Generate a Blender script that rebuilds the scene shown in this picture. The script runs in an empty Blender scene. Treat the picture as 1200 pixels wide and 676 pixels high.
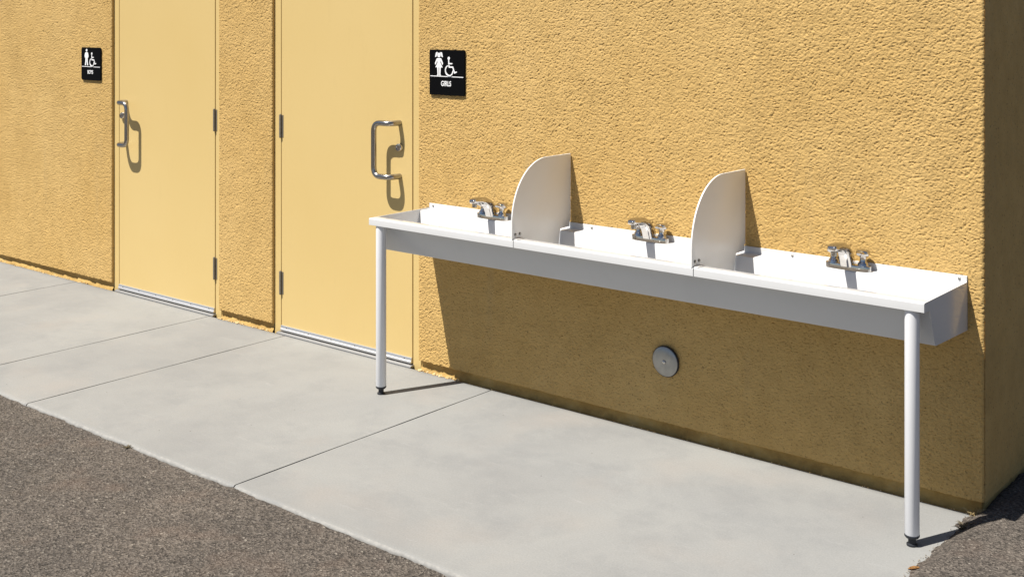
import bpy, bmesh, math, random
import numpy as np
from mathutils import Vector, Matrix
random.seed(7)
R = math.radians
scene = bpy.context.scene
COL = scene.collection

# ------------------------------------------------------------------ helpers
def link(name, me, mat=None, parent=None, smooth=None):
    o = bpy.data.objects.new(name, me)
    COL.objects.link(o)
    if mat is not None:
        me.materials.append(mat)
    if parent is not None:
        o.parent = parent
    if smooth is not None:
        me.polygons.foreach_set('use_smooth', [True] * len(me.polygons))
        if smooth < 179:
            me.set_sharp_from_angle(angle=R(smooth))
    return o

def from_bm(name, bm, mat=None, parent=None, smooth=None, recalc=True):
    if recalc:
        bmesh.ops.recalc_face_normals(bm, faces=bm.faces[:])
    me = bpy.data.meshes.new(name)
    bm.to_mesh(me); bm.free()
    return link(name, me, mat, parent, smooth)

def empty(name, loc, label, cat, group=None):
    o = bpy.data.objects.new(name, None)
    o.empty_display_size = .1
    COL.objects.link(o); o.location = loc
    tag(o, label, cat, group)
    return o

def tag(o, label, cat, group=None, kind=None):
    if label: o['label'] = label
    if cat: o['category'] = cat
    if group: o['group'] = group
    if kind: o['kind'] = kind
    return o

def box(bm, x0, x1, y0, y1, z0, z1, bev=0., seg=2):
    r = bmesh.ops.create_cube(bm, size=1.)
    vs = r['verts']
    for v in vs:
        v.co = Vector(((x0 + x1) / 2 + v.co.x * (x1 - x0), (y0 + y1) / 2 + v.co.y * (y1 - y0), (z0 + z1) / 2 + v.co.z * (z1 - z0)))
    if bev > 0:
        es = list({e for v in vs for e in v.link_edges})
        bmesh.ops.bevel(bm, geom=es, offset=bev, segments=seg, affect='EDGES', profile=.5)

def prism(bm, pts, axis, a, b, bev=0.):
    """polygon pts (p,q) extruded along an axis from a to b"""
    def mk(p, q, t):
        return {'x': (t, p, q), 'y': (p, t, q), 'z': (p, q, t)}[axis]
    n = len(pts)
    A = [bm.verts.new(mk(p, q, a)) for p, q in pts]
    B = [bm.verts.new(mk(p, q, b)) for p, q in pts]
    fs = [bm.faces.new(A), bm.faces.new(B[::-1])]
    for i in range(n):
        fs.append(bm.faces.new((A[i], B[i], B[(i + 1) % n], A[(i + 1) % n])))
    if bev > 0:
        es = list({e for e in fs[0].edges} | {e for e in fs[1].edges})
        bmesh.ops.bevel(bm, geom=es, offset=bev, segments=2, affect='EDGES', profile=.5)

def lathe(bm, prof, n=24, mat=Matrix.Identity(4)):
    """prof: list of (r,h) revolved about z then transformed"""
    rings = []
    for r, h in prof:
        if r < 1e-6:
            rings.append([bm.verts.new(mat @ Vector((0, 0, h)))])
        else:
            rings.append([bm.verts.new(mat @ Vector((r * math.cos(2 * math.pi * k / n), r * math.sin(2 * math.pi * k / n), h))) for k in range(n)])
    for a, b in zip(rings[:-1], rings[1:]):
        for k in range(n):
            k2 = (k + 1) % n
            if len(a) == 1 and len(b) > 1: bm.faces.new((a[0], b[k], b[k2]))
            elif len(b) == 1 and len(a) > 1: bm.faces.new((a[k], a[k2], b[0]))
            elif len(a) > 1: bm.faces.new((a[k], a[k2], b[k2], b[k]))
    for ring in (rings[0], rings[-1]):
        if len(ring) > 2: bm.faces.new(ring)

def tube(bm, path, rad, n=14, cap=True):
    """round tube along points; parallel transport frame"""
    P = [Vector(p) for p in path]
    rings = []; up = None
    for i, p in enumerate(P):
        t = (P[min(i + 1, len(P) - 1)] - P[max(i - 1, 0)]).normalized()
        if up is None:
            up = t.orthogonal().normalized()
        else:
            up = (up - t * up.dot(t)).normalized()
        s = t.cross(up)
        r = rad[i] if isinstance(rad, (list, tuple)) else rad
        rings.append([bm.verts.new(p + (up * math.cos(2 * math.pi * k / n) + s * math.sin(2 * math.pi * k / n)) * r) for k in range(n)])
    for a, b in zip(rings[:-1], rings[1:]):
        for k in range(n):
            bm.faces.new((a[k], a[(k + 1) % n], b[(k + 1) % n], b[k]))
    if cap:
        bm.faces.new(rings[0]); bm.faces.new(rings[-1][::-1])

def fillet(pts, rad, n=7):
    P = [Vector(p) for p in pts]
    out = [P[0]]
    for i in range(1, len(P) - 1):
        a = (P[i - 1] - P[i]).normalized(); b = (P[i + 1] - P[i]).normalized()
        p0 = P[i] + a * rad; p1 = P[i] + b * rad
        for k in range(n + 1):
            t = k / n
            out.append(p0 * (1 - t) ** 2 + P[i] * 2 * t * (1 - t) + p1 * t * t)
    out.append(P[-1])
    return out

def vnoise(X, Y, seed):
    """smooth value noise in -1..1 on numpy arrays (unit lattice)"""
    rs = np.random.RandomState(seed)
    T = rs.rand(256, 256) * 2 - 1
    xi = np.floor(X).astype(int); yi = np.floor(Y).astype(int)
    fx = X - xi; fy = Y - yi
    fx = fx * fx * fx * (fx * (fx * 6 - 15) + 10); fy = fy * fy * fy * (fy * (fy * 6 - 15) + 10)
    g = lambda a, b: T[a & 255, b & 255]
    return (g(xi, yi) * (1 - fx) * (1 - fy) + g(xi + 1, yi) * fx * (1 - fy) + g(xi, yi + 1) * (1 - fx) * fy + g(xi + 1, yi + 1) * fx * fy)

# ------------------------------------------------------------------ materials
def mat_new(name):
    m = bpy.data.materials.new(name); m.use_nodes = True
    nt = m.node_tree
    b = nt.nodes['Principled BSDF']
    return m, nt, b

def N(nt, typ, **kw):
    n = nt.nodes.new(typ)
    for k, v in kw.items():
        if k in n.inputs: n.inputs[k].default_value = v
        else: setattr(n, k, v)
    return n

def noise(nt, co, scale, detail=4., rough=.55, dist=0.):
    n = N(nt, 'ShaderNodeTexNoise'); n.inputs['Scale'].default_value = scale
    n.inputs['Detail'].default_value = detail; n.inputs['Roughness'].default_value = rough
    n.inputs['Distortion'].default_value = dist
    nt.links.new(co, n.inputs['Vector'])
    return n.outputs['Fac']

def ramp(nt, fac, stops):
    r = N(nt, 'ShaderNodeValToRGB')
    el = r.color_ramp.elements
    while len(el) < len(stops): el.new(.5)
    for e, (p, c) in zip(el, stops):
        e.position = p; e.color = (c[0], c[1], c[2], 1.) if not isinstance(c, (int, float)) else (c, c, c, 1.)
    nt.links.new(fac, r.inputs['Fac'])
    return r.outputs['Color']

def mix(nt, a, b, fac, mode='MIX'):
    m = N(nt, 'ShaderNodeMix', data_type='RGBA', blend_type=mode)
    for sock, val in ((m.inputs[0], fac), (m.inputs[6], a), (m.inputs[7], b)):
        if isinstance(val, (int, float)): sock.default_value = val
        elif isinstance(val, (tuple, list)): sock.default_value = (*val[:3], 1.)
        else: nt.links.new(val, sock)
    return m.outputs[2]

def bump(nt, b, height, strength, dist, prev=None):
    n = N(nt, 'ShaderNodeBump'); n.inputs['Strength'].default_value = strength; n.inputs['Distance'].default_value = dist
    nt.links.new(height, n.inputs['Height'])
    if prev is not None: nt.links.new(prev, n.inputs['Normal'])
    nt.links.new(n.outputs['Normal'], b.inputs['Normal'])
    return n.outputs['Normal']

def coords(nt, scale=(1, 1, 1)):
    g = N(nt, 'ShaderNodeTexCoord')
    if scale == (1, 1, 1): return g.outputs['Object']
    mp = N(nt, 'ShaderNodeMapping'); mp.inputs['Scale'].default_value = scale
    nt.links.new(g.outputs['Object'], mp.inputs['Vector'])
    return mp.outputs['Vector']

def m_stucco():
    m, nt, b = mat_new('ochre_stucco')
    co = coords(nt)
    big = noise(nt, co, 1.6, 5, .6)
    mid = noise(nt, co, 14, 4, .6)
    c = ramp(nt, big, [(.3, (0.512, 0.329, 0.113)), (.7, (0.554, 0.371, 0.142))])
    c = mix(nt, c, ramp(nt, mid, [(.35, (.86, .85, .83)), (.65, (1., 1., 1.))]), .7, 'MULTIPLY')
    # weathered streaks running down, dusty foot of the wall
    st = noise(nt, coords(nt, (6, 6, .5)), 1.3, 4, .6)
    c = mix(nt, c, (0.392, 0.286, 0.140), ramp(nt, st, [(.6, 0.), (.78, .35)]))
    pit = noise(nt, co, 95, 2, .5)
    c = mix(nt, c, (0.196, 0.130, 0.050), ramp(nt, pit, [(.29, .7), (.37, 0.)]))  # dirt and shade of small pits, painted into the colour as dark specks
    pat = noise(nt, coords(nt, (1.5, 1.5, .8)), 2.3, 6, .68, .6)          # uneven old repainting
    c = mix(nt, c, ramp(nt, pat, [(.32, (.92, .915, .91)), (.5, (1.0, 1.0, 1.0)), (.7, (1.03, 1.03, 1.05))]), 1., 'MULTIPLY')
    nt.links.new(c, b.inputs['Base Color'])
    b.inputs['Roughness'].default_value = .85
    b.inputs['Specular IOR Level'].default_value = .25
    bump(nt, b, noise(nt, co, 300, 3, .65), .7, .003)
    return m

def m_trim():
    m, nt, b = mat_new('cream_yellow_gloss_paint')
    co = coords(nt)
    big = noise(nt, co, 1.1, 3, .5)
    c = ramp(nt, big, [(.3, (0.564, 0.409, 0.165)), (.7, (0.585, 0.431, 0.183))])
    sm = noise(nt, coords(nt, (10, 10, 2.)), 3, 5, .65)
    c = mix(nt, c, (0.494, 0.356, 0.147), ramp(nt, sm, [(.58, 0.), (.8, .22)]))
    nt.links.new(c, b.inputs['Base Color'])
    b.inputs['Roughness'].default_value = .5
    b.inputs['Specular IOR Level'].default_value = .3
    bump(nt, b, noise(nt, co, 55, 4, .6), .12, .002)
    return m

def m_foundation():
    m, nt, b = mat_new('painted_foundation_concrete')
    co = coords(nt)
    n = noise(nt, co, 9, 6, .65)
    c = ramp(nt, n, [(.3, (0.304, 0.179, 0.047)), (.55, (0.448, 0.289, 0.089)), (.75, (0.476, 0.343, 0.145))])
    nt.links.new(c, b.inputs['Base Color']); b.inputs['Roughness'].default_value = .9
    bump(nt, b, noise(nt, co, 60, 5, .65), .6, .006)
    return m

def m_concrete():
    m, nt, b = mat_new('pale_broomed_concrete')
    co = coords(nt)
    big = noise(nt, co, 1.1, 6, .62, .4)
    mid = noise(nt, co, 3.4, 9, .74, .2)
    c = ramp(nt, big, [(.28, (0.202, 0.201, 0.195)), (.5, (0.233, 0.232, 0.223)), (.72, (0.258, 0.256, 0.243))])
    c = mix(nt, c, (0.176, 0.178, 0.177), ramp(nt, mid, [(.48, 0.), (.74, .62)]))
    warm = noise(nt, co, 2.1, 3, .5)
    c = mix(nt, c, (0.268, 0.242, 0.216), ramp(nt, warm, [(.55, 0.), (.75, .45)]))
    # faint trowel marks and small dark specks
    tr = noise(nt, coords(nt, (1.2, 9., 1.)), 4.5, 7, .75, 1.2)
    c = mix(nt, c, (0.284, 0.281, 0.272), ramp(nt, tr, [(.58, 0.), (.70, .4)]))
    sp = N(nt, 'ShaderNodeTexVoronoi'); sp.inputs['Scale'].default_value = 9.; nt.links.new(co, sp.inputs['Vector'])
    c = mix(nt, c, (0.091, 0.080, 0.071), ramp(nt, sp.outputs['Distance'], [(.018, .8), (.032, 0.)]))
    fine = noise(nt, co, 170, 3, .6)
    c = mix(nt, c, ramp(nt, fine, [(.3, .92), (.7, 1.11)]), .8, 'MULTIPLY')
    nt.links.new(c, b.inputs['Base Color'])
    b.inputs['Roughness'].default_value = .85
    b.inputs['Specular IOR Level'].default_value = .3
    nn = bump(nt, b, fine, .25, .002)
    bump(nt, b, noise(nt, co, 12, 4, .6), .25, .006, nn)
    return m

def m_asphalt():
    m, nt, b = mat_new('worn_asphalt')
    co = coords(nt)
    v = N(nt, 'ShaderNodeTexVoronoi'); v.inputs['Scale'].default_value = 165.; nt.links.new(co, v.inputs['Vector'])
    v2 = N(nt, 'ShaderNodeTexVoronoi'); v2.inputs['Scale'].default_value = 95.; nt.links.new(co, v2.inputs['Vector'])
    hs = N(nt, 'ShaderNodeSeparateColor'); nt.links.new(v.outputs['Color'], hs.inputs[0])
    c = ramp(nt, hs.outputs[0], [(.0, (0.032, 0.028, 0.024)), (.12, (0.053, 0.047, 0.040)), (.45, (0.085, 0.073, 0.063)), (.85, (0.136, 0.118, 0.100)), (.985, (0.159, 0.139, 0.118)), (.993, (0.244, 0.219, 0.186))])
    big = noise(nt, co, 2.4, 5, .6)
    c = mix(nt, c, ramp(nt, big, [(.3, (.80, .80, .80)), (.7, (1.12, 1.09, 1.06))]), 1., 'MULTIPLY')
    warm = noise(nt, co, 5, 3, .5)
    c = mix(nt, c, (0.137, 0.091, 0.067), ramp(nt, warm, [(.55, 0.), (.8, .4)]))
    nt.links.new(c, b.inputs['Base Color'])
    b.inputs['Roughness'].default_value = .9
    b.inputs['Specular IOR Level'].default_value = .25
    h = N(nt, 'ShaderNodeMath', operation='ADD'); nt.links.new(v.outputs['Distance'], h.inputs[0])
    nt.links.new(noise(nt, co, 180, 3, .6), h.inputs[1])
    nn = bump(nt, b, h.outputs[0], .9, .004)
    bump(nt, b, v2.outputs['Distance'], .35, .006, nn)
    return m

def m_paint(name, col, rough=.35, spec=.5, dirt=0., bmp=.05):
    m, nt, b = mat_new(name)
    co = coords(nt)
    n = noise(nt, co, 7, 5, .65)
    d = tuple(x * .8 for x in col)
    c = mix(nt, col, d, ramp(nt, n, [(.5, 0.), (.85, dirt)]))
    nt.links.new(c, b.inputs['Base Color'])
    b.inputs['Roughness'].default_value = rough
    b.inputs['Specular IOR Level'].default_value = spec
    bump(nt, b, noise(nt, co, 90, 3, .5), bmp, .002)
    return m

def m_metal(name, col, rough, brushed=None):
    m, nt, b = mat_new(name)
    co = coords(nt)
    b.inputs['Metallic'].default_value = 1.
    n = noise(nt, coords(nt, brushed) if brushed else co, 30, 4, .6)
    c = mix(nt, col, tuple(x * .75 for x in col), ramp(nt, n, [(.35, 0.), (.75, .8)]))
    nt.links.new(c, b.inputs['Base Color'])
    rr = N(nt, 'ShaderNodeMapRange'); nt.links.new(n, rr.inputs[0])
    rr.inputs[3].default_value = rough * .75; rr.inputs[4].default_value = rough * 1.35
    nt.links.new(rr.outputs[0], b.inputs['Roughness'])
    return m

def m_plain(name, c1, c2, scale=40, rough=.8):
    m, nt, b = mat_new(name)
    c = ramp(nt, noise(nt, coords(nt), scale, 4, .6), [(.3, c1), (.7, c2)])
    nt.links.new(c, b.inputs['Base Color']); b.inputs['Roughness'].default_value = rough
    return m

STUCCO = m_stucco(); TRIM = m_trim(); FOUND = m_foundation(); CONC = m_concrete(); ASPH = m_asphalt()
WHITE = m_paint('white_enamel', (.57, .57, .57), .16, .5, .25)
LEGW = m_paint('white_tube_enamel', (.74, .74, .755), .3, .5, .15)
PANEL = m_paint('white_panel_enamel', (.70, .695, .675), .28, .5, .2, .03)
CHROME = m_metal('chrome', (.58, .565, .55), .045)
STEEL = m_metal('brushed_steel', (.40, .375, .345), .24, (3, 3, 30))
DISH = m_metal('dull_steel', (.37, .37, .36), .36)
ALU = m_metal('aluminium_strip', (.80, .81, .84), .38, (2, 40, 40))
NOSE = m_plain('pale_nose', (.205, .20, .19), (.285, .278, .26), 55, .9)
DULL = m_metal('weathered_aluminium', (.34, .34, .34), .5, (2, 40, 40))
HINGE = m_paint('dark_bronze_hinge', (.15, .13, .10), .5, .5, .3)
BLACK = m_paint('black_sign_plastic', (.003, .003, .0035), .6, .05, .0)
GLYPH = m_paint('white_sign_plastic', (.82, .82, .82), .5, .3, .0)
RUBBER = m_paint('black_rubber', (.018, .02, .026), .55, .4, .2)
SCREW = m_metal('dark_screw', (.30, .29, .27), .35)
ROOFM = m_plain('grey_roof_felt', (.22, .22, .21), (.30, .29, .28), 6, .95)
STRAW = m_plain('dry_straw', (.22, .15, .06), (.46, .35, .17), 60)
DKWEED = m_plain('dead_weed', (.05, .04, .02), (.16, .12, .06), 60)
LEAFM = m_plain('orange_leaf', (.26, .12, .03), (.40, .21, .07), 80)
GRIT = m_plain('pale_grit', (.13, .11, .09), (.36, .32, .26), 120)
CRUMB = m_plain('ochre_crumbs', (.45, .30, .12), (.68, .52, .28), 45)

# ------------------------------------------------------------------ measured plan (metres)
DL0, DL1 = -2.7395, -1.711        # left door opening
DG0, DG1 = -1.2663, -.2243        # right door opening
CORNER = 2.3148
SL, SR = -.1503, 2.2616           # sink ends
ZT = 3.0                          # wall height
ZF = .042                         # bottom edge of the stucco
ZM = 1.80                         # the finely modelled part of the wall ends here

# ------------------------------------------------------------------ building
bld = empty('restroom_building', (0, 0, 0), 'ochre yellow stucco building with two flush cream doors', 'building')

class Arr:
    """one mesh collected from numpy grids"""
    def __init__(s): s.v = []; s.f = []; s.n = 0
    def grid(s, P, flip=False):
        a, b = P.shape[:2]
        idx = np.arange(a * b).reshape(a, b) + s.n
        q = np.stack([idx[:-1, :-1], idx[1:, :-1], idx[1:, 1:], idx[:-1, 1:]], -1).reshape(-1, 4)
        if flip: q = q[:, ::-1]
        s.v.append(P.reshape(-1, 3)); s.f.append(q); s.n += a * b
    def build(s, name, mat, parent, smooth=None):
        V = np.concatenate(s.v).astype(np.float32); F = np.concatenate(s.f).astype(np.int32)
        me = bpy.data.meshes.new(name)
        me.vertices.add(len(V)); me.vertices.foreach_set('co', V.ravel())
        me.loops.add(F.size); me.loops.foreach_set('vertex_index', F.ravel())
        me.polygons.add(len(F)); me.polygons.foreach_set('loop_start', np.arange(0, F.size, 4, dtype=np.int32))
        me.update(calc_edges=True); me.validate()
        return link(name, me, mat, parent, smooth)

def stucco(X, Z):
    w = 1 / .0057
    wx = vnoise(X * 80, Z * 80, 11) * .0022; wz = vnoise(X * 80, Z * 80, 12) * .0022
    X2 = X + wx; Z2 = Z + wz
    # trowelled on at a slant: grains a little longer than high
    a = vnoise((X2 * .92 + Z2 * .25) * w * .72, (Z2 - X2 * .22) * w * 1.1, 1)
    b = vnoise(X2 * w * 1.6 + 9.3, Z2 * w * 1.9, 2)
    c = vnoise(X * 34, Z * 40, 3)
    pit = np.maximum(0, vnoise(X2 * w * 1.05 + 31.7, Z2 * w * 1.4 + 5.1, 7) - .30)
    big = vnoise(X * 2.7, Z * 2.1, 4) * .0009 + vnoise(X * 7, Z * 6, 5) * .0003
    h = a + .75 * b + .15 * c
    amp = .00112 * (1 + .3 * vnoise(X * 1.7, Z * 1.5, 6))
    return np.tanh(1.0 * h + .2) * amp - pit * .0043 + big

W = Arr()
def wall_piece(x0, x1, step, left_edge, right_edge):
    nx = int((x1 - x0) / step) + 1; nz = int((ZM - ZF) / step) + 1
    xs = np.linspace(x0, x1, nx); zs = np.linspace(ZF, ZM, nz)
    X, Z = np.meshgrid(xs, zs, indexing='ij')
    Y = -stucco(X, Z)
    rd = lambda d, r: np.where(d < r, r - np.sqrt(np.maximum(r * r - (r - d) ** 2, 0)), 0.)
    if left_edge: Y = Y + rd(X - x0, .004)
    if right_edge == 'reveal': Y = Y + rd(x1 - X, .004)
    if right_edge == 'corner': Y = Y + rd(x1 - X, .011)
    Y = Y + rd(Z - ZF, .004)
    # ragged lower drip edge
    Zj = Z + (Z - ZF < step * .5) * vnoise(X * 60, X * 0, 21) * .0015
    P = np.stack([X, Y, Zj], -1)
    W.grid(P)
    # edges turning into the wall thickness
    def turn(line, ax, deep, flip):
        L2 = line.copy(); L2[:, ax] = deep
        W.grid(np.stack([line, L2], 0), flip)
    turn(P[:, 0].copy(), 1, .05, False)                  # underside
    turn(P[0].copy(), 1, .05, True) if left_edge else None
    if right_edge == 'reveal': turn(P[-1].copy(), 1, .05, False)
    # plain upper part of the wall
    T = P[:, -1].copy(); T2 = T.copy(); T2[:, 2] = ZT; T2[:, 1] = 0
    W.grid(np.stack([T, T2], 1))
    return P
wall_piece(-4.45, DL0, .0029, False, 'reveal')
wall_piece(DL1, DG0, .0028, True, 'reveal')
PR = wall_piece(DG1, CORNER, .0022, True, 'corner')
def quad(a, b, c, d): W.grid(np.array([[a, d], [b, c]], float))
for a, b in ((DL0, DL1), (DG0, DG1)):                    # above the doors
    quad((a, 0, 2.17), (b, 0, 2.17), (b, 0, ZT), (a, 0, ZT))
    quad((a, .05, 2.17), (b, .05, 2.17), (b, 0, 2.17), (a, 0, 2.17))
quad((-9, 0, ZF), (-4.45, 0, ZF), (-4.45, 0, ZT), (-9, 0, ZT))
# side wall right of the corner
ys = np.concatenate([np.arange(0, 1.3, .006), np.arange(1.3, 6.01, .2)]); zs = np.linspace(ZF, ZM, int((ZM - ZF) / .006))
Y, Z = np.meshgrid(ys, zs, indexing='ij')
X = CORNER + stucco(Y + 40, Z)
X[0] = CORNER; Y0 = Y.copy(); Y0[0] = np.interp(zs, np.linspace(ZF, ZM, PR.shape[1]), PR[-1, :, 1])
Ps = np.stack([X, Y0, Z], -1); W.grid(Ps)
T = Ps[:, -1].copy(); T2 = T.copy(); T2[:, 2] = ZT; T2[:, 0] = CORNER; W.grid(np.stack([T, T2], 1))
T = Ps[:, 0].copy(); T2 = T.copy(); T2[:, 0] = CORNER - .05; W.grid(np.stack([T, T2], 0))
quad((-9, 6, 0), (-9, 0, 0), (-9, 0, ZT), (-9, 6, ZT))
quad((CORNER, 6, 0), (-9, 6, 0), (-9, 6, ZT), (CORNER, 6, ZT))
W.build('wall', STUCCO, bld, smooth=55)

F = Arr()                                                # recessed footing under the stucco
def foot(x0, x1):
    xs = np.arange(x0, x1 + .004, .008); zs = np.linspace(-.06, .07, 14)
    X, Z = np.meshgrid(xs, zs, indexing='ij')
    Yf = .0195 + vnoise(X * 30, Z * 30, 31) * .0018 + vnoise(X * 95, Z * 95, 32) * .0012
    Yf = Yf - np.clip((.010 + vnoise(X * 25, X * 0, 33) * .012 - Z) / .02, 0, 1) * .0125
    F.grid(np.stack([X, Yf, Z], -1))
foot(-9, DL0 - .001); foot(DL1 + .001, DG0 - .001); foot(DG1 + .001, CORNER - .012)
ys = np.arange(.011, 6, .02); zs = np.linspace(-.06, .07, 8)
Y, Z = np.meshgrid(ys, zs, indexing='ij'); F.grid(np.stack([CORNER - .0125 + vnoise(Y * 30, Z * 30, 36) * .001, Y, Z], -1))
F.build('foundation', FOUND, bld, smooth=180)

bm = bmesh.new(); box(bm, -9.02, CORNER + .02, -.02, 6.02, ZT + .001, ZT + .09, .01)
from_bm('roof', bm, ROOFM, bld)

def screw_head(bm, x, y, z, r, axis='y'):
    """small domed screw whose head faces -y"""
    M = Matrix.Translation((x, y, z)) @ Matrix.Rotation(R(90), 4, 'X')
    lathe(bm, [(r, -.002), (r, r * .25), (r * .75, r * .55), (r * .3, r * .65), (0, r * .6)], 12, M)

def door_set(x0, x1, hinge_right, label):
    """frame and flush leaf in the opening x0..x1"""
    fw = .05
    yf = .0175; yl = .0165
    bm = bmesh.new()
    box(bm, x0 + .001, x0 + fw, yf, .14, -.02, 2.168, .0015)
    box(bm, x1 - fw, x1 - .001, yf, .14, -.02, 2.168, .0015)
    box(bm, x0 + fw + .0005, x1 - fw - .0005, yf, .14, 2.118, 2.168, .0015)
    for a, b in ((x0 + fw + .0005, x0 + fw + .012), (x1 - fw - .012, x1 - fw - .0005)):
        box(bm, a, b, .072, .139, -.02, 2.117)              # door stops
    fr = from_bm('door_frame', bm, TRIM, bld)
    a, b = x0 + fw + .0055, x1 - fw - .0055
    bm = bmesh.new(); box(bm, a, b, yl, yl + .045, .014, 2.113, .0018)
    leaf = from_bm('door', bm, TRIM, bld)
    leaf['label'] = label
    # saddle threshold on the floor
    bm = bmesh.new()
    prism(bm, [(-.010, .001), (-.009, .005), (.002, .0105), (.07, .0105), (.07, .001)], 'x', x0 + fw - .006, x1 - fw + .006)
    from_bm('threshold', bm, DULL, fr)
    # aluminium sweep along the foot of the leaf, with screws
    bm = bmesh.new()
    prism(bm, [(yl - .0005, .042), (yl - .005, .0405), (yl - .0065, .035), (yl - .0065, .028), (yl - .010, .025), (yl - .010, .0165), (yl - .0005, .0165)], 'x', a + .001, b - .001)
    sw = from_bm('door_sweep', bm, ALU, leaf)
    for k in range(6):
        bm = bmesh.new(); screw_head(bm, a + .045 + (b - a - .09) * k / 5, yl - .006, .0335, .004)
        from_bm('screw', bm, SCREW, leaf, 40)
    # three butt hinges
    hx = b + .0017 if hinge_right else a - .0017
    for zc in (.256, 1.057, 1.86):
        bm = bmesh.new()
        L = .114
        for k in range(5):
            z0 = zc - L / 2 + k * L / 5
            lathe(bm, [(.0075, z0 + .0006), (.0075, z0 + L / 5 - .0006)], 14, Matrix.Translation((hx, .0115, 0)))
        lathe(bm, [(.0066, zc - L / 2 - .002), (.0066, zc + L / 2 + .002)], 14, Matrix.Translation((hx, .0115, 0)))
        lathe(bm, [(.0, zc + L / 2 + .006), (.004, zc + L / 2 + .005), (.0055, zc + L / 2 + .002), (.0055, zc + L / 2)], 12, Matrix.Translation((hx, .0115, 0)))
        box(bm, hx - .017, hx + .017, .0152, .0167, zc - L / 2, zc + L / 2)
        from_bm('hinge', bm, HINGE, leaf, 40)
    # offset pull handle: two posts out of the leaf, then a bar set towards the hinge side
    side = 1 if hinge_right else -1
    mx = a + .076 if hinge_right else b - .080
    zt, zb = 1.117, .873
    if not hinge_right: zt, zb = 1.122, .873
    pj = yl - .068; off = .105 * side
    pts = [(mx, yl + .002, zt), (mx, pj, zt), (mx + off, pj, zt), (mx + off, pj, zb), (mx, pj, zb), (mx, yl + .002, zb)]
    bm = bmesh.new(); tube(bm, fillet(pts, .042, 10), .0132, 18)
    from_bm('pull_handle', bm, STEEL, leaf, 60)
    # lock cylinder
    lx = mx + .002 if not hinge_right else mx - .034; lz = 1.008 if not hinge_right else 1.036
    bm = bmesh.new()
    lathe(bm, [(.0205, -.002), (.0205, .004), (.0185, .013), (.0165, .016), (.012, .0165), (.011, .0145), (0, .0145)], 22, Matrix.Translation((lx, yl, lz)) @ Matrix.Rotation(R(90), 4, 'X'))
    box(bm, lx - .0015, lx + .0015, yl - .0158, yl - .0135, lz - .005, lz + .005)
    from_bm('lock_cylinder', bm, CHROME, leaf, 40)
    return leaf
door_set(DL0, DL1, True, 'cream door hinged on its right side')
door_set(DG0, DG1, False, 'cream door hinged on its left side')

# ------------------------------------------------------------------ restroom signs
def stroke(bm, pts, w, y0, y1, closed=False):
    """polyline of given width drawn as raised bars in the xz plane"""
    for (ax, az), (bx, bz) in zip(pts[:-1], pts[1:]):
        d = Vector((bx - ax, bz - az))
        if d.length < 1e-6: continue
        n = Vector((-d.y, d.x)).normalized() * w / 2
        prism(bm, [(ax + n.x, az + n.y), (bx + n.x, bz + n.y), (bx - n.x, bz - n.y), (ax - n.x, az - n.y)], 'y', y0, y1)
        y1 -= .00002
    for (ax, az) in pts:
        y1 -= .00002
        disc(bm, ax, az, w / 2, y0, y1, 10)

def disc(bm, cx, cz, r, y0, y1, n=20):
    prism(bm, [(cx + r * math.cos(2 * math.pi * k / n), cz + r * math.sin(2 * math.pi * k / n)) for k in range(n)], 'y', y0, y1)

def rrect(x0, x1, z0, z1, r, n=5):
    out = []
    for cx, cz, a0 in ((x1 - r, z1 - r, 0), (x0 + r, z1 - r, 90), (x0 + r, z0 + r, 180), (x1 - r, z0 + r, 270)):
        for k in range(n + 1):
            a = R(a0 + 90 * k / n); out.append((cx + r * math.cos(a), cz + r * math.sin(a)))
    return out

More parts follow.
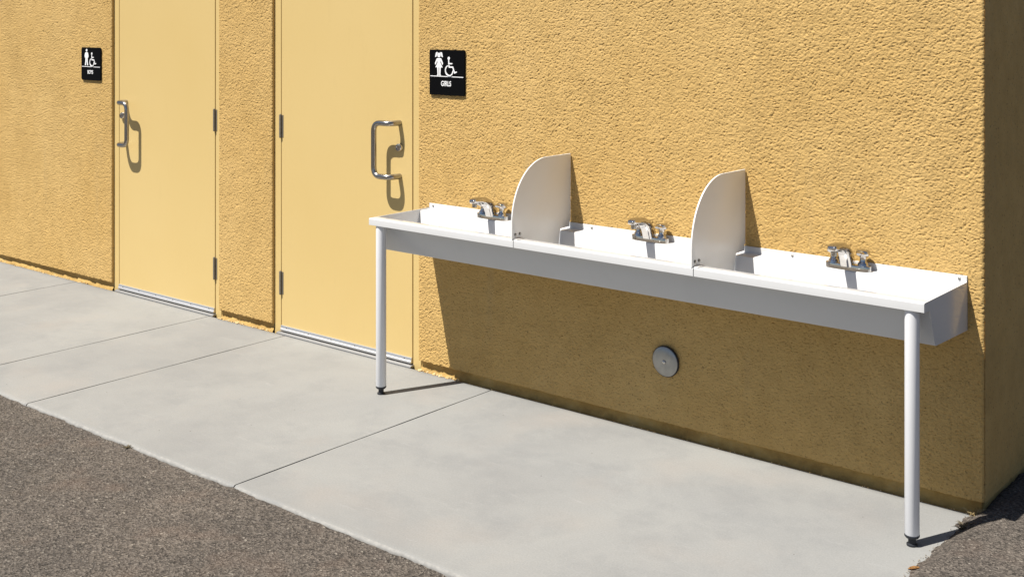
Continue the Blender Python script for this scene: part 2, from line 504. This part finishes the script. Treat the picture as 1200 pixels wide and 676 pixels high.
def sign(x0, x1, z0, z1, label, girl, word, rad):
    cx, cz = (x0 + x1) / 2, (z0 + z1) / 2
    w, h = x1 - x0, z1 - z0
    yp = -.009
    plate_bm = bmesh.new()
    prism(plate_bm, rrect(-w / 2, w / 2, -h / 2, h / 2, rad), 'y', -.003, yp, .0012)
    root = from_bm('restroom_sign', plate_bm, BLACK)
    root.location = (cx, 0, cz)
    tag(root, label, 'sign', 'black restroom signs')
    U = lambda u: -w / 2 + u * w
    V = lambda v: h / 2 - v * h
    yb, yt = yp + .0004, yp - .0012
    # rule
    bm = bmesh.new(); prism(bm, [(U(.03), V(.592)), (U(.97), V(.598)), (U(.97), V(.582)), (U(.03), V(.576))], 'y', yb, yt)
    from_bm('rule_line', bm, GLYPH, root)
    # standing child
    bm = bmesh.new()
    c = .28
    sx = .9
    def poly(pts, t): prism(bm, [(U(c + a * sx), V(v)) for a, v in pts], 'y', yb, t)
    if girl:
        disc(bm, U(c), V(.118), h * .05, yb, yt)
        for s in (-1, 1):
            pts = [(s * .035, .055), (s * .075, .055), (s * .10, .07), (s * .125, .165), (s * .082, .155), (s * .062, .10)]
            poly(pts if s > 0 else pts[::-1], yt - .0001)
        poly([(-.045, .185), (.045, .185), (.058, .21), (.045, .29), (.115, .39), (-.115, .39), (-.045, .29), (-.058, .21)], yt - .0002)
        for s in (-1, 1):
            pts = [(s * .04, .186), (s * .072, .195), (s * .13, .30), (s * .118, .335), (s * .092, .315), (s * .052, .225)]
            poly(pts, yt - .0003)
            pts = [(s * .012, .388), (s * .058, .388), (s * .045, .55), (s * .072, .572), (s * .01, .572)]
            poly(pts, yt - .0004)
    else:
        disc(bm, U(c), V(.09), h * .042, yb, yt)
        poly([(-.06, .15), (.06, .15), (.085, .18), (.06, .33), (-.06, .33), (-.085, .18)], yt - .0001)
        for s in (-1, 1):
            pts = [(s * .055, .155), (s * .085, .17), (s * .115, .265), (s * .09, .32), (s * .062, .30), (s * .075, .255), (s * .05, .20)]
            poly(pts, yt - .0002)
            pts = [(s * .008, .325), (s * .062, .325), (s * .07, .44), (s * .095, .548), (s * .035, .548), (s * .008, .42)]
            poly(pts, yt - .0003)
    from_bm('standing_child_symbol', bm, GLYPH, root)
    # wheelchair user
    bm = bmesh.new()
    k = 1. if girl else 1.04
    ox = .56 if girl else .55
    lw = h * .026
    q = lambda a, v: (U(ox + a), V(v))
    disc(bm, *q(.0, .185), h * .034, yb, yt)
    stroke(bm, [q(0, .235), q(.012, .375), q(.115, .375), q(.165, .50), q(.215, .482)], lw * 1.15, yb, yt - .0005)
    stroke(bm, [q(.005, .30), q(.095, .30)], lw, yb, yt - .0020)
    rx, rz = .108, .108 * w / h * 1.0
    arc = []
    for i in range(19):
        a = R(118 + (342 - 118 + 12) * i / 18)
        arc.append(q(.022 + rx * math.cos(a), .452 - rz * math.sin(a)))
    stroke(bm, arc, lw, yb, yt - .0026)
    from_bm('wheelchair_symbol', bm, GLYPH, root)
    # word
    cu = bpy.data.curves.new('word', 'FONT'); cu.body = word; cu.size = 1.; cu.extrude = .02; cu.offset = .015
    cu.align_x = 'CENTER'; cu.align_y = 'CENTER'
    to = bpy.data.objects.new('word', cu); COL.objects.link(to)
    dg = bpy.context.evaluated_depsgraph_get()
    me = bpy.data.meshes.new_from_object(to.evaluated_get(dg))
    bpy.data.objects.remove(to); bpy.data.curves.remove(cu)
    vs = np.array([v.co[:] for v in me.vertices]); lo, hi = vs.min(0), vs.max(0)
    u0, u1, v0, v1 = (.34, .625, .685, .80) if girl else (.335, .615, .692, .805)
    for v in me.vertices:
        tx = (v.co.x - lo[0]) / (hi[0] - lo[0]); ty = (v.co.y - lo[1]) / (hi[1] - lo[1]); tz = (v.co.z - lo[2]) / (hi[2] - lo[2])
        v.co = (U(u0 + (u1 - u0) * tx), yb - .0016 * tz, V(v1 + (v0 - v1) * ty))
    me.name = 'raised_word'
    link('raised_word', me, GLYPH, root)
    return root
sign(-3.0539, -2.8434, 1.233, 1.430, 'small black BOYS restroom sign left of the far door', False, 'BOYS', .010)
sign(-.146, .0666, 1.2645, 1.468, 'black GIRLS restroom sign with a pigtailed figure above the sink end', True, 'GIRLS', .003)

# ------------------------------------------------------------------ wash trough
sink = empty('wash_trough', ((SL + SR) / 2, -.19, 0), 'long white three-station wash trough with chrome taps on two legs', 'sink')
SX = -sink.location.x; SY = -sink.location.y
def under_sink(o):
    o.location = (SX, SY, 0); return o
ZR, ZB, ZD = .752, .772, .7475
prof = [(-.001, ZB), (-.0045, ZB), (-.006, ZB - .0015), (-.006, ZD + .004), (-.0075, ZD + .0012), (-.010, ZD),
        (-.064, ZD), (-.068, ZD - .0012), (-.0705, ZD - .005), (-.086, .640), (-.092, .631), (-.102, .628),
        (-.262, .620), (-.272, .622), (-.279, .630), (-.3245, ZR - .006), (-.327, ZR - .002), (-.331, ZR),
        (-.3775, ZR), (-.3805, ZR - .001), (-.3822, ZR - .0028), (-.3826, ZR - .006), (-.3826, .7235), (-.3800, .7222), (-.3765, .7235), (-.3765, .7435), (-.338, .7435), (-.335, .741),
        (-.293, .6095), (-.289, .605), (-.283, .6035), (-.001, .5945)]
cap_prof = [(-.001, ZB), (-.0045, ZB), (-.006, ZB - .0015), (-.0065, ZR + .0005), (-.009, ZR), (-.3775, ZR), (-.3805, ZR - .001), (-.3822, ZR - .0028), (-.3826, ZR - .006),
            (-.3826, .7235), (-.380, .7222), (-.337, .7225), (-.293, .6095), (-.289, .605), (-.283, .6035), (-.001, .5945)]
seams = [SL, .6537, 1.4577, SR]
for i in range(3):
    xa = seams[i] + (.0035 if i == 0 else .00006); xb = seams[i + 1] - (.0035 if i == 2 else .00006)
    bm = bmesh.new()
    lip = lambda y: .0013 if y < -.3795 else 0
    A = [bm.verts.new((xa + (lip(y) if i > 0 else 0), y, z)) for y, z in prof]; B = [bm.verts.new((xb - (lip(y) if i < 2 else 0), y, z)) for y, z in prof]
    n = len(prof)
    for k in range(n): bm.faces.new((A[k], B[k], B[(k + 1) % n], A[(k + 1) % n]))
    if i == 0: prism(bm, cap_prof, 'x', SL, SL + .0034)
    if i == 2: prism(bm, cap_prof, 'x', SR - .0034, SR)
    sec = under_sink(from_bm('basin_section', bm, WHITE, sink, 32))
    if i == 0: sec['label'] = 'basin section closed by the left end panel'
    if i == 2: sec['label'] = 'basin section closed by the right end panel'
    # fixing screws in the splash lip
    for xs_ in ([-.126] if i == 0 else [.757] if i == 1 else [1.642, 2.237]):
        bm = bmesh.new(); screw_head(bm, xs_, -.0062, .7605, .0046)
        from_bm('screw', bm, SCREW, sec, 40)
    # drain, low in the bowl
    bm = bmesh.new(); xc = (xa + xb) / 2
    lathe(bm, [(.038, 0), (.038, .002), (.033, .0035), (.028, .002), (0, .0015)], 26, Matrix.Translation((xc, -.185, .6242)))
    from_bm('drain', bm, CHROME, sec, 40)

def arc_pts(cy, cz, ry, rz, a0, a1, n):
    return [(cy + ry * math.cos(R(a0 + (a1 - a0) * k / n)), cz + rz * math.sin(R(a0 + (a1 - a0) * k / n))) for k in range(n + 1)]
for xd in (.6459, 1.4499):
    # curved screen panel standing on the rim, notched around the splash lip and tap ledge
    out = [(-.3815, ZR - .03)] + [(-.3815, .80)] + arc_pts(-.165, .81, .2165, .2446, 180, 90, 22) + [(-.006, 1.056), (-.004, 1.054), (-.004, .782), (-.0125, .782), (-.0125, .758), (-.074, .758), (-.083, .70), (-.30, .70), (-.327, .7485), (-.372, ZR + .0004), (-.3835, ZR + .0004)]
    out = [(-.3835, ZR + .0006), (-.3835, .815)] + arc_pts(-.165, .815, .2185, .2400, 180, 90, 24)[1:] + [(-.006, 1.055), (-.004, 1.053), (-.004, .780), (-.0125, .780), (-.0125, .756), (-.075, .756), (-.085, .69), (-.297, .69), (-.329, ZR + .0006)]
    bm = bmesh.new(); prism(bm, out, 'x', xd - .0028, xd + .0028, .0008)
    pn = under_sink(from_bm('divider_panel', bm, PANEL, sink, 30))
    for yb_ in (-.364, -.337):
        bm = bmesh.new()
        lathe(bm, [(.0064, 0), (.0064, .0012), (.0048, .0013), (.0048, .004), (.0036, .0052), (0, .0055)], 12, Matrix.Translation((xd + .0028, yb_, .7705)) @ Matrix.Rotation(R(90), 4, 'Y'))
        from_bm('bolt', bm, SCREW, pn, 40)
    bm = bmesh.new()
    box(bm, xd + .0029, xd + .0205, -.375, -.327, ZR + .0008, ZR + .0032, .0006)
    from_bm('angle_bracket', bm, PANEL, pn)

for xl in (-.1035, 2.214):
    yl = -.3555
    bm = bmesh.new()
    lathe(bm, [(.0205, .034), (.0222, .0365), (.0222, .7425)], 32, Matrix.Translation((xl, yl, 0)))
    leg = under_sink(from_bm('leg', bm, LEGW, sink, 40))
    bm = bmesh.new()
    lathe(bm, [(.0125, .001), (.0165, .0015), (.0165, .006), (.0115, .008), (.0115, .021), (.019, .025), (.0228, .030), (.0228, .0335), (.0195, .0339)], 28, Matrix.Translation((xl, yl, 0)))
    from_bm('foot', bm, RUBBER, leg, 40)

# taps
def loft(bm, secs):
    rings = [[bm.verts.new(p) for p in s] for s in secs]
    n = len(rings[0])
    for a, b in zip(rings[:-1], rings[1:]):
        for k in range(n): bm.faces.new((a[k], a[(k + 1) % n], b[(k + 1) % n], b[k]))
    bm.faces.new(rings[0]); bm.faces.new(rings[-1][::-1])

def superell(a, b, n=20, e=3.2):
    out = []
    for k in range(n):
        t = 2 * math.pi * k / n
        c, s = math.cos(t), math.sin(t)
        out.append((a * math.copysign(abs(c) ** (2 / e), c), b * math.copysign(abs(s) ** (2 / e), s)))
    return out

def faucet(x):
    O = Vector((x, -.0385, ZD + .0006))
    bm = bmesh.new()
    secs = []
    for sa, sb, z in ((.0815, .0225, 0), (.0812, .0222, .015), (.0805, .0215, .0175), (.079, .020, .0190), (.070, .012, .0197)):
        secs.append([O + Vector((p, q, z)) for p, q in superell(sa, sb, 36, 3.)])
    loft(bm, secs)
    base = under_sink(from_bm('faucet', bm, CHROME, sink, 24))
    # spout: broad wedge rising forward, rounded over at the tip
    ctr = [((-.002, .012), .0225, .0240, 90), ((-.008, .032), .0222, .0235, 74), ((-.020, .054), .0217, .0210, 60), ((-.038, .0735), .0207, .0175, 40), ((-.060, .0860), .0196, .0145, 18), ((-.084, .0905), .0187, .0125, 5), ((-.108, .0915), .0178, .0115, 1), ((-.124, .0905), .0168, .0105, -3), ((-.1325, .0885), .0150, .0085, -10), ((-.136, .0870), .0110, .0050, -16)]
    secs = []
    for (dy, dz), hw, th, ang in ctr:
        t = Vector((0, -math.cos(R(ang)), math.sin(R(ang))))
        nrm = Vector((0, math.sin(R(ang)), math.cos(R(ang))))
        C0 = O + Vector((0, dy, dz))
        secs.append([C0 + Vector((p, 0, 0)) + nrm * q for p, q in superell(hw, th, 28, 4.2)])
    bm = bmesh.new(); loft(bm, secs)
    from_bm('spout', bm, CHROME, base, 50)
    bm = bmesh.new()
    lathe(bm, [(.0, -.012), (.0085, -.012), (.0098, -.010), (.0098, .008)], 18, Matrix.Translation(O + Vector((0, -.116, .074))))
    from_bm('aerator', bm, SCREW, base, 40)
    for s in (-1, 1):
        hx = O + Vector((s * .053, .001, 0))
        M = Matrix.Translation(hx)
        bm = bmesh.new()
        lathe(bm, [(.0185, .018), (.0175, .026), (.0135, .031), (.0115, .034), (.0115, .047), (.0125, .050), (.0195, .0525), (.0228, .0555), (.0238, .060), (.0236, .0665), (.0222, .0700), (.0185, .0722), (.010, .0734), (0, .0738)], 26, M)
        # short lever on the cap, pointing to the user
        secs = []
        for dy, hw, th, dz in ((-.008, .015, .0085, .0625), (-.022, .0135, .0075, .0625), (-.032, .0115, .0062, .0625), (-.0365, .008, .004, .0625)):
            secs.append([hx + Vector((p, dy, dz + q)) for p, q in superell(hw, th, 16, 2.4)])
        loft(bm, secs)
        from_bm('tap_handle', bm, CHROME, base, 50)
for xf in (.2535, 1.0585, 1.868): faucet(xf)

# ------------------------------------------------------------------ cleanout cover on the wall
bm = bmesh.new()
lathe(bm, [(.0, -.004), (.050, -.004), (.0572, .0), (.0575, .003), (.0545, .0052), (.030, .0075), (.011, .0092), (.0065, .0085), (.0, .008)], 48)
cv = from_bm('cleanout_cover', bm, DISH, None, 35)
cv.location = (1.109, -.0095, .2835); cv.rotation_euler = (R(92.5), R(-1), R(-2))
tag(cv, 'round stainless cleanout cover on the shaded wall under the sink', 'pipe cover')
bm = bmesh.new(); lathe(bm, [(.050, -.006), (.0605, -.006), (.0605, .0005), (.0595, .0016), (.0577, .0016), (.0577, -.001), (.050, -.001)], 48)
from_bm('gap_shade_ring', bm, RUBBER, cv, 35)  # black ring added to stand in for the shaded gap behind the disc
bm = bmesh.new(); lathe(bm, [(.0085, .0), (.0085, .0018), (.0068, .0045), (.003, .0058), (0, .006)], 18, Matrix.Translation((0, 0, .0086)))
from_bm('screw', bm, CHROME, cv, 50)

# ------------------------------------------------------------------ ground
# pale pavement: panels with open joints
J = [-9.0, -5.75, -4.43, -3.104, -1.78, -1.1552, .2278, 2.335]
WY = -1.3928
S = Arr()
bm = bmesh.new()
rng = np.random.RandomState(5)
for x0, x1 in zip(J[:-1], J[1:]):
    a, b = x0 + .0031, x1 - .0031
    nx = max(6, int((b - a) / .012)); xs = np.linspace(a, b, nx)
    # cross-section rows: y offset and z of the tooled front edge
    rows = [(-.006, -.09), (-.006, -.003), (-.009, 0)] + [(-.04 * k, 0) for k in range(1, 34)] + [(-1.365, 0), (-1.3838, 0), (-1.3870, -.0016), (-1.3905, -.0048), (-1.3922, -.0085), (-1.3928, -.10)]
    jag = vnoise(xs * 38, xs * 0 + 3, 41) * .0022 + vnoise(xs * 9, xs * 0, 42) * .003 + np.minimum(0, vnoise(xs * 22, xs * 0, 43) + .72) * -.022
    P = np.zeros((nx, len(rows), 3))
    for j, (y, z) in enumerate(rows):
        P[:, j, 0] = xs; P[:, j, 2] = z
        P[:, j, 1] = y + (jag if y < -1.381 else 0)
    # tooled joints wander a little
    for e, q in ((0, 1.), (-1, -1.)):
        P[e, :, 0] += q * .0008 * np.sin(P[e, :, 1] * 9 + e)
    S.grid(P, True)
    for e, fl in ((0, False), (-1, True)):
        L0 = P[e].copy(); L1 = L0.copy(); L1[:, 2] = -.10
        S.grid(np.stack([L0, L1], 0), fl)
walk = S.build('sidewalk', CONC, None)
walk.data.materials.append(NOSE)                           # paler tone along the tooled nose
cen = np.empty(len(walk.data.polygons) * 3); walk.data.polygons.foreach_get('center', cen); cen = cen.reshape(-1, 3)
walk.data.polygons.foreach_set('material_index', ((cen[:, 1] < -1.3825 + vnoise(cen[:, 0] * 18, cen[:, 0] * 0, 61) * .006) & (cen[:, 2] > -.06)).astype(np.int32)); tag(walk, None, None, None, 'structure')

# asphalt: one sheet out to the horizon, fine where it is seen
G = Arr()
def axis(lo, hi, f0, f1, step):
    a = [f0 - .05 * (1.35 ** k) for k in range(1, 40)]; a = [v for v in a if v > lo] + [lo]
    c = [f1 + .05 * (1.35 ** k) for k in range(1, 40)]; c = [v for v in c if v < hi] + [hi]
    return np.array(sorted(a) + list(np.arange(f0, f1, step)) + c)
xs = axis(-900, 900, -1.9, 2.9, .011); ys = axis(-900, 900, -2.5, .75, .011)
X, Y = np.meshgrid(xs, ys, indexing='ij')
sm = lambda t: np.clip(t, 0, 1) ** 2 * (3 - 2 * np.clip(t, 0, 1))
near = sm((8 - np.abs(X)) / 4) * sm((8 - np.abs(Y)) / 4)
h = -.0105 + near * (vnoise(X * 3, Y * 3, 51) * .002 + np.maximum(0, vnoise(X * 13, Y * 13, 57) - .1) * .004 + vnoise(X * 22, Y * 22, 52) * .0016 + vnoise(X * 70, Y * 70, 53) * .0012)
# heaped edge of asphalt lapping the end of the pavement
edge = 2.257 + vnoise(Y * 9, Y * 0 + 7, 54) * .012 + vnoise(Y * 34, Y * 0 + 2, 55) * .009 - .05 * sm((-Y - .30) / .25) * 0
under = sm((X + 60) / 2) * sm((2.20 - X) / .06) * sm((Y - WY - .05) / .05) * sm((5.5 - Y) / .3)
h = h - under * .055
lift = sm((X - edge + .02) / .11) * sm((Y + 1.2) / .3) * sm((1.6 - Y) / .5) * sm((3.4 - X) / .6)
h = h + lift * .032
G.grid(np.stack([X, Y, h], -1))
road = G.build('asphalt', ASPH, None, 180); tag(road, None, None, None, 'structure')

# ------------------------------------------------------------------ small litter
def weed(name, x, y, z, n, hmin, hmax, spread, mat, label, cat, lean=.9):
    bm = bmesh.new()
    for i in range(n):
        a = random.uniform(0, 2 * math.pi); L = random.uniform(hmin, hmax); r = random.uniform(0, spread)
        bx, by = r * math.cos(a * 3.1), r * math.sin(a * 3.1)
        d = Vector((math.cos(a), math.sin(a), random.uniform(.25, 1.4) * (1.3 - lean))).normalized()
        p0 = Vector((bx, by, -.002)); p1 = p0 + d * L * .6 + Vector((0, 0, L * .15)); p2 = p0 + d * L
        tube(bm, [p0, p1, p2], [.0011, .0009, .0003], 5)
    o = from_bm(name, bm, mat, None, 180); o.location = (x, y, z)
    tag(o, label, cat); return o
weed('dry_weed', -.395, -1.396, -.008, 42, .008, .026, .012, DKWEED, 'tiny dry brown tuft in the long front edge of the pavement', 'weed')
weed('dead_weed', 2.300, -.145, .004, 46, .012, .036, .014, DKWEED, 'dark dead weed where the leg shadow crosses onto asphalt', 'weed', .6)
weed('corner_weed', 2.295, -.012, .002, 55, .012, .040, .024, STRAW, 'brown dead grass clump at the foot of the building corner', 'weed', .7)

bm = bmesh.new()
pts = [(-.022, 0), (-.012, .009), (.002, .0105), (.014, .006), (.024, 0), (.014, -.0075), (.0, -.010), (-.012, -.007)]
vs = [bm.verts.new((p, q, .003 + .004 * abs(q) / .01 + .003 * math.sin(p * 90))) for p, q in pts]
c = bm.verts.new((.001, 0, .0015))
for i in range(len(vs)): bm.faces.new((vs[i], vs[(i + 1) % len(vs)], c))
bmesh.ops.solidify(bm, geom=bm.faces[:], thickness=.0006)
tube(bm, [(.022, 0, .003), (.032, .003, .0035), (.038, .006, .003)], .0007, 5)
lf = from_bm('fallen_leaf', bm, LEAFM); lf.location = (2.280, -.512, .002); lf.rotation_euler = (0, 0, R(35)); lf.scale = (.85, .85, .85)
tag(lf, 'dried orange leaf at the pavement end by the asphalt', 'leaf')

def grit(name, spots, mat, label, cat):
    bm = bmesh.new()
    for x, y, z, s in spots:
        M = Matrix.Translation((x, y, z)) @ Matrix.Rotation(random.uniform(0, 6.28), 4, 'Z') @ Matrix.Diagonal((s * random.uniform(.7, 1.4), s * random.uniform(.7, 1.2), s * random.uniform(.5, .8), 1))
        r = bmesh.ops.create_icosphere(bm, subdivisions=1, radius=1., matrix=M)
        for v in r['verts']: v.co += Vector((random.uniform(-1, 1), random.uniform(-1, 1), random.uniform(-1, 1))) * s * .22
    o = from_bm(name, bm, mat)
    tag(o, label, cat, None, 'stuff'); return o
sp = []
for i in range(150):                                      # along the ragged pavement end
    y = random.uniform(-.60, .0); sp.append((2.288 + random.gauss(0, .012), y, .001 + random.uniform(0, .003), random.uniform(.001, .0028)))
for i in range(170):                                      # along the long front edge
    x = random.uniform(-1.7, 1.5); sp.append((x, WY - abs(random.gauss(0, .012)) - .003, -.012, random.uniform(.001, .0028)))
for i in range(260):
    x = random.uniform(-1.6, 1.5); sp.append((x, random.uniform(-2.3, -1.41), -.012, random.uniform(.0008, .0022)))
grit('loose_grit', sp, GRIT, 'pale loose grit along the pavement edges', 'grit')
sp = []
for x0, x1, n in ((-4.4, DL0, 60), (DL1, DG0, 70), (DG1, .03, 60), (.03, 2.28, 40)):
    for i in range(n):
        sp.append((random.uniform(x0, x1), random.uniform(-.017, .004 if x1 < .4 else -.006), .002, random.uniform(.002, .007 if x1 < .4 else .003)))
grit('mortar_crumbs', sp, CRUMB, 'ochre mortar crumbs along the foot of the wall', 'crumbs')

# ------------------------------------------------------------------ light
SX_, SY_ = .222, .505
sun_from = Vector((-SX_, -SY_, 1.)).normalized()
ld = bpy.data.lights.new('sun', 'SUN'); ld.energy = 5.0; ld.angle = R(.53); ld.color = (1., .96, .89)
lo = bpy.data.objects.new('sun', ld); COL.objects.link(lo)
lo.rotation_euler = sun_from.to_track_quat('Z', 'Y').to_euler(); lo.location = (-2, -4, 8)
wd = bpy.data.worlds.new('World'); scene.world = wd; wd.use_nodes = True
nt = wd.node_tree; bg = nt.nodes['Background']
sky = nt.nodes.new('ShaderNodeTexSky'); sky.sky_type = 'NISHITA'; sky.sun_disc = False
sky.sun_elevation = math.asin(sun_from.z); sky.sun_rotation = math.atan2(sun_from.x, sun_from.y)
sky.air_density = .75; sky.dust_density = .6; sky.ozone_density = 1.
nt.links.new(sky.outputs['Color'], bg.inputs['Color']); bg.inputs['Strength'].default_value = .05

# ------------------------------------------------------------------ camera
cd = bpy.data.cameras.new('camera'); cam = bpy.data.objects.new('camera', cd); COL.objects.link(cam)
cam.location = (3.6093, -3.9737, 1.62)
cam.rotation_euler = (R(90), 0, .6897)
cd.sensor_width = 36.; cd.sensor_fit = 'HORIZONTAL'; cd.lens = 36 * 1406.9 / 1200
cd.shift_y = -(338 - 19.1) / 1200; cd.shift_x = 0
cd.clip_start = .05; cd.clip_end = 3000
scene.camera = cam

vs = scene.view_settings
scene.display_settings.display_device = 'sRGB'
vs.view_transform = 'Standard'; vs.look = 'None'; vs.exposure = .72; vs.gamma = 1.; vs.use_curve_mapping = False
